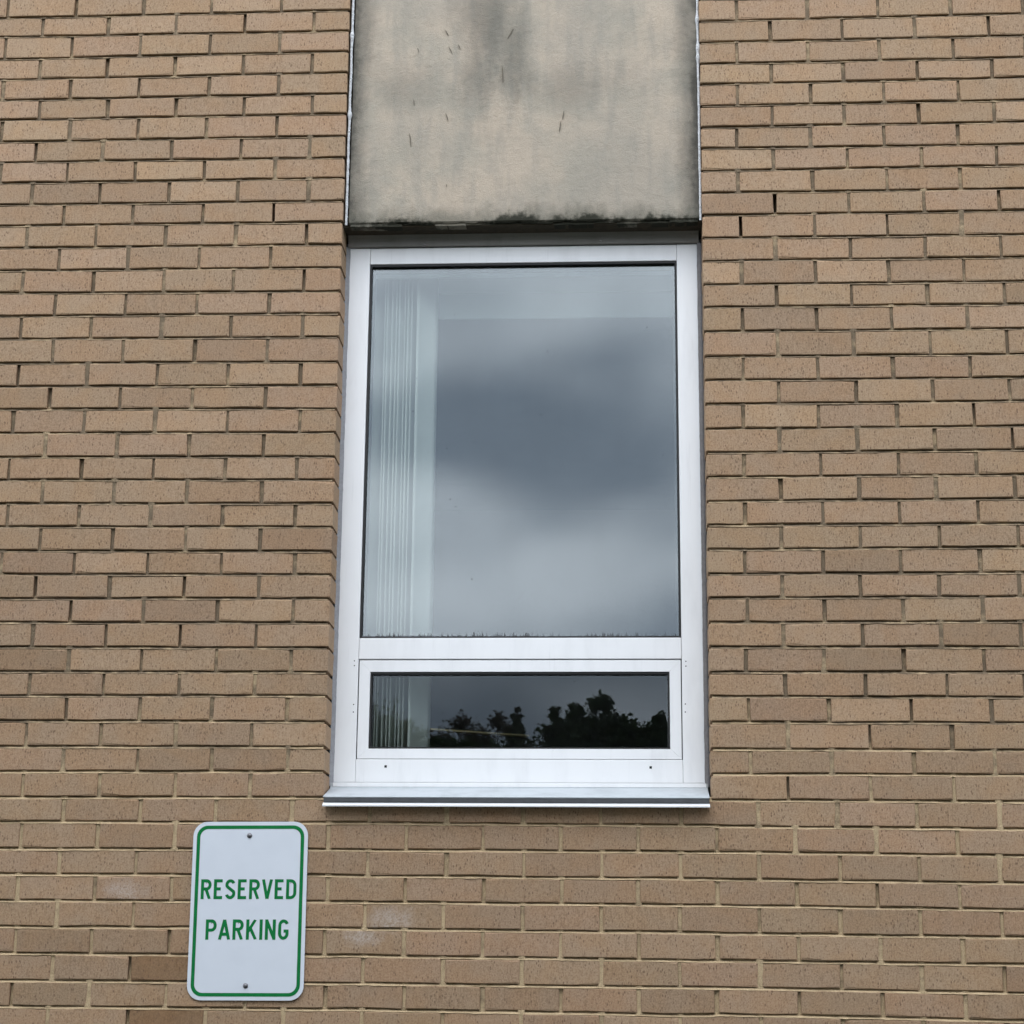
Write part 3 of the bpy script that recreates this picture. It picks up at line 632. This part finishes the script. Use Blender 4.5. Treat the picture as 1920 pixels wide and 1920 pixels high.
# road-sign capitals drawn from strokes; unit cell height 1
SWD = .156
def arc(cx, cz, rx, rz, a0, a1, n=10): return [(cx+rx*math.cos(R(a0+(a1-a0)*i/n)), cz+rz*math.sin(R(a0+(a1-a0)*i/n))) for i in range(n+1)]
q = SWD/2; T = 1-q
GL = {
 'R': (.56, [[(q, 0), (q, 1)], [(q, T), (.30, T)]+arc(.30, T-.205, .185, .205, 90, -90)+[(q, T-.41)], [(.27, T-.41), (.47, 0)]]),
 'E': (.48, [[(q, 0), (q, 1)], [(q, T), (.46, T)], [(q, .515), (.37, .515)], [(q, q), (.46, q)]]),
 'S': (.54, [arc(.27, T-.19, .19, .19, 20, 90, 5)+arc(.27, T-.20, .19, .20, 100, 200, 8)+[(.16, .585), (.36, .44)]+arc(.27, q+.205, .195, .205, 30, -90, 8)+arc(.27, q+.20, .195, .20, -100, -165, 5)]),
 'V': (.54, [[(.055, 1), (.27, .02)], [(.485, 1), (.27, .02)]]),
 'D': (.54, [[(q, 0), (q, 1)], [(q, T), (.24, T)]+arc(.24, T-.24, .225, .24, 90, 0, 6)+arc(.24, q+.24, .225, .24, 0, -90, 6)+[(q, q)]]),
 'P': (.54, [[(q, 0), (q, 1)], [(q, T), (.30, T)]+arc(.30, T-.225, .185, .225, 90, -90)+[(q, T-.45)]]),
 'A': (.58, [[(.055, 0), (.29, .985)], [(.525, 0), (.29, .985)], [(.15, .27), (.43, .27)]]),
 'K': (.54, [[(q, 0), (q, 1)], [(.46, 1), (.10, .40)], [(.22, .56), (.49, 0)]]),
 'I': (.16, [[(q+.01, 0), (q+.01, 1)]]),
 'N': (.54, [[(q, 0), (q, 1)], [(.47, 0), (.47, 1)], [(q, .95), (.47, .05)]]),
 'G': (.54, [arc(.27, T-.19, .19, .19, 15, 90, 5)+arc(.27, T-.24, .19, .24, 100, 180, 6)+arc(.27, q+.24, .19, .24, 180, 270, 7)+arc(.27, q+.22, .19, .22, 280, 360, 6)+[(.46, .46)], [(.28, .425), (.53, .425)]]),
}
def word(text, xa, xb, zt, zb, name):
    gap = .135; wid = sum(GL[c][0] for c in text)+gap*(len(text)-1); H = zt-zb; sxx = (xb-xa)/wid
    m = MB(); x = 0; lay = 0
    for c in text:
        w, strokes = GL[c]
        for st in strokes:
            P2 = [Vector((xa+(x+p[0])*sxx, zb+p[1]*H)) for p in st]; hw = SWD*H/2; L, Rr = [], []
            for i, p in enumerate(P2):
                d0 = (P2[i]-P2[i-1]).normalized() if i else (P2[1]-P2[0]).normalized(); d1 = (P2[i+1]-P2[i]).normalized() if i < len(P2)-1 else d0
                nrm = Vector((-(d0.y+d1.y), d0.x+d1.x)); nrm = nrm.normalized() if nrm.length > 1e-6 else Vector((-d0.y, d0.x)); k = hw/max(.5, nrm.dot(Vector((-d0.y, d0.x))))
                L.append(p+nrm*k); Rr.append(p-nrm*k)
            y = -.00660-.00002*(lay % 5); lay += 1
            a = [S((min(max(v.x, -1), 1), min(max(v.y, zb), zt)), y) for v in L]; b = [S((v.x, min(max(v.y, zb), zt)), y) for v in Rr]; n = len(a)
            m.add(a+b, [(i, i+1, n+i+1, n+i) for i in range(n-1)])
        x += w+gap
    return m.build(name, M['green'], plate)
xl, zt_ = -sw/2, sh_/2
word('RESERVED', xl+.086*sw, xl+.912*sw, zt_-.3266*sh_, zt_-.4384*sh_, 'lettering')
word('PARKING', xl+.141*sw, xl+.857*sw, zt_-.552*sh_, zt_-.665*sh_, 'lettering')
for fx, fz in ((.491, .079), (.503, .919)):
    c = S((xl+fx*sw, zt_-fz*sh_), -.0063)
    MB().tube([c, (c[0], c[1]-.0012, c[2])], .0068, 14).dome((c[0], c[1]-.0011, c[2]), .0060, .0040, 14, 4).build('bolt', M['bolt'], sign, True)

# ------------------------------------------------------------------ room behind the glass
def rbox(name, x0, x1, y0, y1, z0, z1, mat): return tag(MB().box(x0, x1, y0, y1, z0, z1).build(name, mat), kind='structure')
RZ0, RZ1 = 1.15, 4.0
rbox('room_floor', -2.4, 2.4, .20, 4.4, RZ0-.1, RZ0, M['carpet']); rbox('room_ceiling', -2.4, 2.4, .20, 4.4, RZ1, RZ1+.1, M['room'])
rbox('room_wall_left', -2.5, -2.4, .20, 4.4, RZ0-.1, RZ1+.1, M['room']); rbox('room_wall_right', 2.4, 2.5, .20, 4.4, RZ0-.1, RZ1+.1, M['room']); rbox('room_wall_back', -2.5, 2.5, 4.4, 4.5, RZ0-.1, RZ1+.1, M['room'])
iw = MB(); iw.box(-2.5, FX0+.02, .17, .20, RZ0-.1, RZ1+.1); iw.box(FX1-.02, 2.5, .17, .20, RZ0-.1, RZ1+.1); iw.box(FX0+.02, FX1-.02, .17, .20, RZ0-.1, FZ0+.02); iw.box(FX0+.02, FX1-.02, .17, .20, FZ1-.02, RZ1+.1)
tag(iw.build('room_wall_window', M['room']), kind='structure')
# ------------------------------------------------------------------ vertical blind drawn to one side
bl = empty('vertical_blind', (-.43, .27, 3.60))
tag(bl, 'pale vertical blind drawn back to the left side of the window', 'blind')
MB().box(-.555, .40, .245, .285, 3.668, 3.70, .003).build('headrail', M['valance'], bl)
MB().box(-.66, .50, .330, .335, 3.5395, 3.72, .001).build('valance', M['valance'], bl)
MB().box(-.66, .50, .322, .3295, 3.617, 3.72, .001).build('fascia', M['valance'], bl)
def vane(x, y, ang, z0=1.95, z1=3.668, w=.089):
    m = MB(); n = 6; b = []
    for i in range(n+1):
        s = (i/n-.5)*w; bow = .0035*(1-(2*i/n-1)**2)
        lx, ly = s, bow; b.append((x+lx*math.cos(ang)-ly*math.sin(ang), y+lx*math.sin(ang)+ly*math.cos(ang)))
    m.v = [(px_, py_, z) for z in (z0, z1) for px_, py_ in b]; m.f = [(i, i+1, n+2+i, n+1+i) for i in range(n)]
    o = m.build('vane', M['vane'], bl, True); md = o.modifiers.new('solid', 'SOLIDIFY'); md.thickness = .0008; return o
vane(-.4985, .272, R(58))
for i in range(8): vane(-.4760+i*.0116+random.uniform(-.0016, .0016), .262+random.uniform(-.002, .002), R(74+random.uniform(-2.5, 2.5)))
vane(-.3640, .250, R(52)); 
# ------------------------------------------------------------------ timber rail in the room
rl = empty('timber_rail', (-.25, .36, RZ0)); tag(rl, 'thin pale timber rail inside the room, behind the small lower pane', 'rail')
m = MB(); A, B = Vector((-.62, .165+.06, 2.3128)), Vector((-.0685, .437, 2.3128)); d = (B-A).normalized(); n_ = Vector((-d.y, d.x, 0))
A = Vector((-.42, .265, 2.3128))
o = [A-n_*.006, B-n_*.006, B+n_*.02, A+n_*.02]
m.add([(p.x, p.y, 2.3105) for p in o]+[(p.x, p.y, 2.3155) for p in o], [(3, 2, 1, 0), (4, 5, 6, 7), (0, 1, 5, 4), (1, 2, 6, 5), (2, 3, 7, 6), (3, 0, 4, 7)])
m.build('rail_board', M['timber'], rl)
for p in (A+d*.03+n_*.008, ):
    MB().box(p.x-.008, p.x+.008, p.y-.008, p.y+.008, RZ0, 2.3104).build('post', M['timber'], rl)
MB().box(B.x-.1, B.x-.085, B.y+.0, B.y+.015, RZ0, 2.205).build('post', M['timber'], rl)

# ------------------------------------------------------------------ trees and shrubs across the lot, behind the camera (mirrored in the panes, bar the added shade trees)
def leafy(name, label, cat, base, tops, leaf, n, mat, seed, trunk=.05, group=None, stray_=0.12, tw=16):
    """tops: list of (x, z, radius, depth) crown clumps around base; every clump hangs on its own limb"""
    rng = random.Random(seed); root = empty(name, base); tag(root, label, cat, group)
    wood = MB(); bx, by, bz = base; lv = []; lf = []; la = []
    wt_ = sum(r**1.5 for _, _, r, _ in tops)
    fork = Vector((bx, by, bz+min(z for _, z, _, _ in tops)*.30))
    wood.tube([Vector(base)+Vector((0, 0, -.05)), Vector((bx+.02, by, (bz+fork.z)/2)), fork], [trunk*1.25, trunk, trunk*.9], 8)
    for x, z, r, dy in tops:
        tip = Vector((x, by+dy, z)); mid = fork.lerp(tip, .55)+Vector((rng.uniform(-.1, .1), rng.uniform(-.1, .1), -.1*r))
        wood.tube([fork, mid, tip-Vector((0, 0, r*.15))], [trunk*.6, trunk*.35, trunk*.10], 6)
        twigs = []
        for q in range(int(12+r*tw)):
            d = Vector((rng.gauss(0, 1), rng.gauss(0, 1), rng.gauss(.35, .8))).normalized(); e = tip+Vector((d.x*r, d.y*r, d.z*r*.95))*rng.uniform(.45, 1.05)
            s0 = tip.lerp(mid, rng.random()*min(.45, 1.1*r/max(.01, (mid-tip).length))); twigs.append((s0, e)); wood.tube([s0, s0.lerp(e, .5)+Vector((rng.uniform(-.02, .02), rng.uniform(-.02, .02), .02)), e], [.006, .004, .002], 4)
        for q in range(int(n*r**1.5/wt_) if r > .03 else 11):
            s0, e = rng.choice(twigs); c = s0.lerp(e, rng.uniform(.25, 1.04))+Vector((rng.gauss(0, stray_), rng.gauss(0, stray_), rng.gauss(0, stray_)))*r
            L = leaf*rng.uniform(.6, 1.25); wv = L*rng.uniform(.38, .6); a = Vector((rng.gauss(0, 1), rng.gauss(0, 1), rng.gauss(.1, .7))).normalized(); b = a.orthogonal(); b.rotate(Matrix.Rotation(rng.uniform(0, 6.28), 3, a)); nn = a.cross(b)*L*.10
            k = len(lv); lv += [tuple(c-a*L*.5), tuple(c+b*wv*.5+nn), tuple(c+a*L*.5), tuple(c-b*wv*.5+nn)]; lf += [(k, k+1, k+2), (k, k+2, k+3)]; la += [rng.random()]*4
    wood.build('trunk', M['bark'], root)
    me = mesh('crown', lv, lf); at = me.attributes.new('leaf', 'FLOAT', 'POINT'); at.data.foreach_set('value', la)
    link('crown', me, mat, root); return root
YB = -6.6
leafy('leafy_shrub', 'tall broad leaved shrub reflected at the right of the lower pane', 'shrub', (.12, YB, .1),
      [(-.235, 3.33, .05, .0), (-.235, 3.24, .075, 0), (-.11, 3.34, .075, .0), (-.15, 3.22, .12, 0), (-.03, 3.25, .15, 0), (.02, 3.40, .07, .0), (.08, 3.38, .075, .1), (.11, 3.27, .13, .0), (.22, 3.22, .10, 0), (.31, 3.20, .11, 0), (.40, 3.29, .06, 0), (.41, 3.20, .10, .0), (.48, 3.26, .06, 0), (.55, 3.2, .12, 0),
       (-.25, 3.12, .16, 0), (-.05, 3.12, .18, 0), (.15, 3.12, .18, 0), (.35, 3.10, .18, 0), (.55, 3.08, .18, 0), (-.1, 2.75, .35, 0), (.35, 2.7, .4, 0), (.1, 2.1, .6, 0)], .036, 24000, M['leaf'], 3, stray_=.12, tw=140)
leafy('leafy_shrub', 'narrow pointed shrub reflected near the middle of the lower pane', 'shrub', (-.47, YB-.05, .1),
      [(-.465, 3.36, .025, 0), (-.475, 3.31, .042, 0), (-.455, 3.25, .055, 0), (-.47, 3.18, .07, 0), (-.42, 3.10, .12, 0), (-.55, 3.08, .12, 0), (-.5, 2.85, .25, 0), (-.45, 2.1, .5, 0)], .034, 9000, M['leaf'], 8, stray_=.12, tw=120)
leafy('leafy_shrub', 'rounded green shrub reflected across the foot of the drawn blind', 'shrub', (-1.25, YB-.05, .1),
      [(-1.08, 3.16, .09, 0), (-1.18, 3.20, .12, 0), (-1.34, 3.20, .16, 0), (-.98, 3.12, .09, 0), (-.88, 3.15, .05, 0), (-.80, 3.10, .10, 0), (-.68, 3.08, .10, 0), (-1.1, 3.0, .25, 0), (-.8, 2.9, .25, 0), (-1.4, 2.7, .5, 0), (-.95, 2.4, .5, 0)], .038, 16000, M['leaf'], 15, stray_=.14, tw=110)
for i, (x, y, zt, r) in enumerate(((-2.85, -30, 6.42, .55), (-2.2, -31, 6.62, .42), (-4.6, -29, 6.45, 1.1))):
    leafy('budding_tree', ('far budding tree with thin brown twigs mirrored left of the narrow shrub', 'far brown twiggy tree mirrored close behind the narrow shrub', 'far budding tree mirrored on the drawn blind')[i], 'tree', (x, y, 0),
          [(x-.6*r, zt-.15, .55*r, 0), (x+.5*r, zt, .5*r, .2), (x, zt+.22, .42*r, 0), (x-.8*r, zt-.45, .6*r, 0), (x+.6*r, zt-.5, .7*r, 0), (x, zt-1.0, .9*r, 0), (x-.3, zt-2.0, 1.2*r, .3)], .08, 4200, M['leaf_brown'], 40+i, trunk=.10, stray_=.25, tw=60)
# added unseen trees to shade the lower wall, open where the window looks out
rg = random.Random(77)
spots = [(-2.6, -6.7), (-3.7, -6.0), (-4.5, -5.0), (-4.9, -3.7), (-5.1, -2.4), (-5.4, -7.3), (-7.3, -6.6), (1.9, -6.8), (3.0, -6.2), (3.9, -5.3), (4.5, -4.1), (4.8, -2.8), (4.6, -7.4), (6.6, -6.8)]
for k, (x, y) in enumerate(spots):
    h = rg.uniform(5.0, 5.6)
    leafy('added_shade_tree', 'tall dense green tree added out of view to shade the lower wall', 'tree', (x, y, .1),
          [(x-.4, h-.5, .5, .1), (x+.4, h-.5, .5, -.1), (x, h-.35, .45, 0), (x-.45, h-1.3, .68, .1), (x+.45, h-1.3, .68, .1), (x-.45, h-2.3, .75, 0), (x+.45, h-2.3, .75, 0), (x-.4, h-3.3, .75, 0), (x+.4, h-3.4, .75, 0)], .17, 5200, M['leaf'], 170+k, trunk=.09, group='added shade trees around the lot', stray_=.16)
